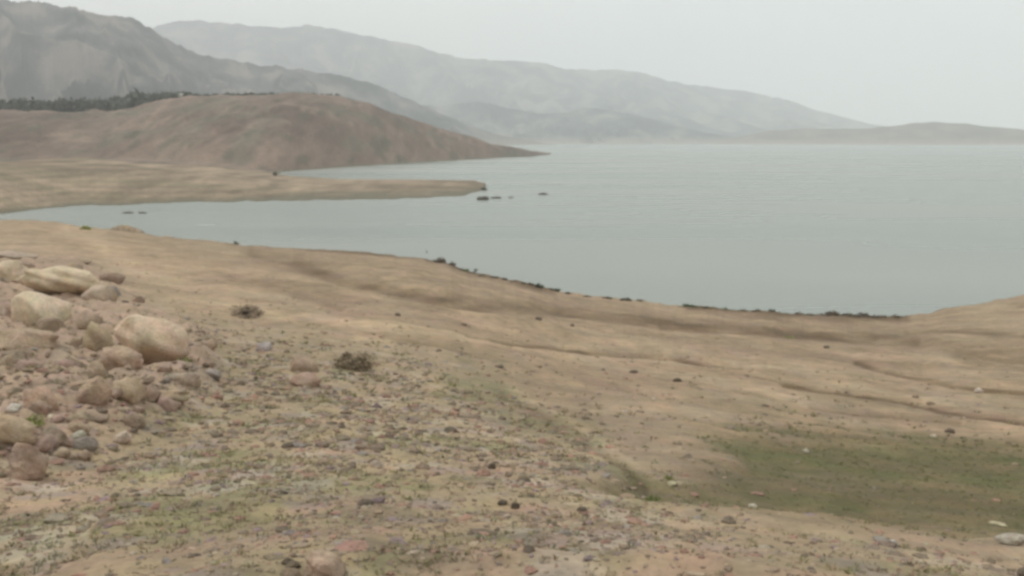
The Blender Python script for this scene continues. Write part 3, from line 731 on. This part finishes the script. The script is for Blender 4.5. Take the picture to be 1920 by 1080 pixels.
def weeds():
    rs = np.random.default_rng(22); n = 9500; nb = 9
    def wt(az, d):
        w, g, U, V = zone(az, d); q = ss(-.3, .7, fbm(d * np.sin(az) / .8, d * np.cos(az) / .8, 4, 91))
        return np.clip(w * (.15 + .85 * q) + g * .9, 0, 1) * np.clip(d / 8, .3, 1)
    x, y, az, d = scatter_points(n, 560, rs, wt); z = land(x, y)
    _, g, U, V = zone(az, d)
    hgt = rs.uniform(.015, .042, n) * np.clip(d / 8, .8, 2.2) * (1 - .5 * g)
    a = rs.uniform(0, 6.283, (n, nb)); lean = rs.uniform(.4, 1.5, (n, nb)); Lh = hgt[:, None] * rs.uniform(.6, 1.3, (n, nb))
    b0 = np.stack([x, y, z - .004], 1)[:, None, :] + np.stack([np.cos(a), np.sin(a), a * 0], -1) * hgt[:, None, None] * .25
    dirv = np.stack([np.cos(a) * np.sin(lean), np.sin(a) * np.sin(lean), np.cos(lean)], -1)
    side = np.stack([-np.sin(a), np.cos(a), a * 0], -1) * (Lh * .13)[..., None]
    tip = b0 + dirv * Lh[..., None]; mid = b0 + dirv * Lh[..., None] * .55 + np.array([0, 0, 1]) * (Lh * .12)[..., None]
    Vv = np.stack([b0, mid + side, tip, mid - side], 2).reshape(-1, 3)
    Fc = np.arange(n * nb * 4).reshape(-1, 4)
    pal = np.array([(.205, .19, .085), (.27, .235, .13), (.30, .25, .16), (.165, .16, .072), (.26, .18, .13), (.19, .185, .12)])
    pick = np.where(rs.random(n) < g * .85, rs.choice([0, 3, 3, 0, 5], n), rs.choice([0, 1, 1, 2, 2, 4, 5], n))
    col = np.repeat(pal[pick] * rs.uniform(.8, 1.2, (n, 1)), nb * 4, 0)
    tag(mesh_np('dry_grass', Vv, Fc, leaf_mat, col, smooth=False), 'short dry and green weeds growing between the stones', 'grass', kind='stuff')
weeds()

# ------------------------------------------------------------------ trees on the brown hill
def tree_belt():
    rs = np.random.default_rng(31); Vs, Cs = [], []
    top = [(-250, 0), (700, 0)]
    n = 0
    for k in range(800):
        px = rs.uniform(-280, 640)
        d0 = float(np.interp(px, [-280, 200, 620], [1010, 1000, 1025]))
        dens = np.interp(px, [-280, 0, 100, 180, 250, 330, 420, 640], [1, .9, .85, 1, 1, .95, .5, .3])
        if rs.random() > dens: continue
        back = rs.uniform(-34, 90) if px < 330 else rs.uniform(2, 16)
        d = d0 + back
        a = float(ray(px, HOR)[0]); x, y = d * math.sin(a), d * math.cos(a); z = float(land(np.array([x]), np.array([y]))[0])
        hh = rs.uniform(5, 10.5) * np.interp(px, [-280, 200, 260, 330, 420, 640], [1.0, 1.0, 1.25, .7, .4, .25]); w = hh * rs.uniform(.8, 1.4)
        m = 110; q = rs.normal(size=(m, 3)); q /= np.linalg.norm(q, axis=1)[:, None]; q *= rs.uniform(.5, 1, (m, 1)) * (1 + .3 * rs.normal(size=(m, 1)))
        p = q * (w / 2, w / 2, hh * .45) + (x, y, z + hh * .5)
        u = rs.normal(size=(m, 3)); v = rs.normal(size=(m, 3)); s = w * .11
        Vs.append(np.stack([p - u * s, p + v * s, p + u * s, p - v * s], 1).reshape(-1, 3))
        g = rs.uniform(.7, 1.4); Cs.append(np.tile(np.array([.088, .104, .08]) * g, (m * 4, 1)))
        n += 1
    V = np.concatenate(Vs); C = np.concatenate(Cs)
    tag(mesh_np('woodland', V, np.arange(len(V)).reshape(-1, 4), leaf_mat, C, smooth=False), 'dark belt of trees along the crest of the brown hill', 'trees', kind='stuff')
tree_belt()

# ------------------------------------------------------------------ the one pale house on the crest
def house():
    a = float(ray(341, HOR)[0]); d = 1012; x, y = d * math.sin(a), d * math.cos(a); z = float(land(np.array([x]), np.array([y]))[0]) - .4
    e = bpy.data.objects.new('house', None); coll.objects.link(e); e.location = (x, y, z); e.rotation_euler = (0, 0, -.3)
    tag(e, 'tiny pale house on the crest of the brown hill beside the trees', 'house')
    wm = bpy.data.materials.new('lime_wash'); wm.use_nodes = True; wm.node_tree.nodes['Principled BSDF'].inputs['Base Color'].default_value = (.55, .53, .48, 1)
    rm = bpy.data.materials.new('roof_sheet'); rm.use_nodes = True; rm.node_tree.nodes['Principled BSDF'].inputs['Base Color'].default_value = (.42, .38, .33, 1)
    gm = bpy.data.materials.new('dark_opening'); gm.use_nodes = True; gm.node_tree.nodes['Principled BSDF'].inputs['Base Color'].default_value = (.05, .05, .05, 1)
    def box(name, c, s, m):
        X = np.array([(i, j, k) for i in (-1, 1) for j in (-1, 1) for k in (-1, 1)]) * np.array(s) / 2 + np.array(c)
        return mesh_np(name, X, [(0, 1, 3, 2), (4, 6, 7, 5), (0, 4, 5, 1), (2, 3, 7, 6), (0, 2, 6, 4), (1, 5, 7, 3)], m, smooth=False, parent=e)
    box('wall', (0, 0, 2.2), (8, 6, 4.4), wm)
    V = [(-4.3, -3.3, 4.4), (4.3, -3.3, 4.4), (4.3, 3.3, 4.4), (-4.3, 3.3, 4.4), (-4.3, 0, 6), (4.3, 0, 6)]
    me = bpy.data.meshes.new('roof'); me.from_pydata(V, [], [(0, 1, 5, 4), (2, 3, 4, 5), (0, 4, 3), (1, 2, 5), (0, 3, 2, 1)]); me.materials.append(rm)
    o = bpy.data.objects.new('roof', me); coll.objects.link(o); o.parent = e
    box('door', (0, -3.02, 1.1), (1.1, .1, 2.2), gm)
    for wx in (-2.4, 2.4): box('window', (wx, -3.02, 2.4), (1.1, .1, 1.1), gm)
house()

# ------------------------------------------------------------------ the air
def haze():
    m = bpy.data.materials.new('haze_air'); m.use_nodes = True; n = m.node_tree.nodes; n.clear()
    out = n.new('ShaderNodeOutputMaterial'); v = n.new('ShaderNodeVolumePrincipled')
    v.inputs['Color'].default_value = (.96, .98, 1, 1); v.inputs['Density'].default_value = .00018; v.inputs['Anisotropy'].default_value = 0
    m.node_tree.links.new(v.outputs[0], out.inputs['Volume'])
    a, z0, z1 = 12300, -7, 1250
    V = np.array([(i * a, j * a, k) for i in (-1, 1) for j in (-1, 1) for k in (z0, z1)])
    o = mesh_np('haze', V, [(0, 1, 3, 2), (4, 6, 7, 5), (0, 4, 5, 1), (2, 3, 7, 6), (0, 2, 6, 4), (1, 5, 7, 3)], m, smooth=False)
    tag(o, kind='stuff')
haze()
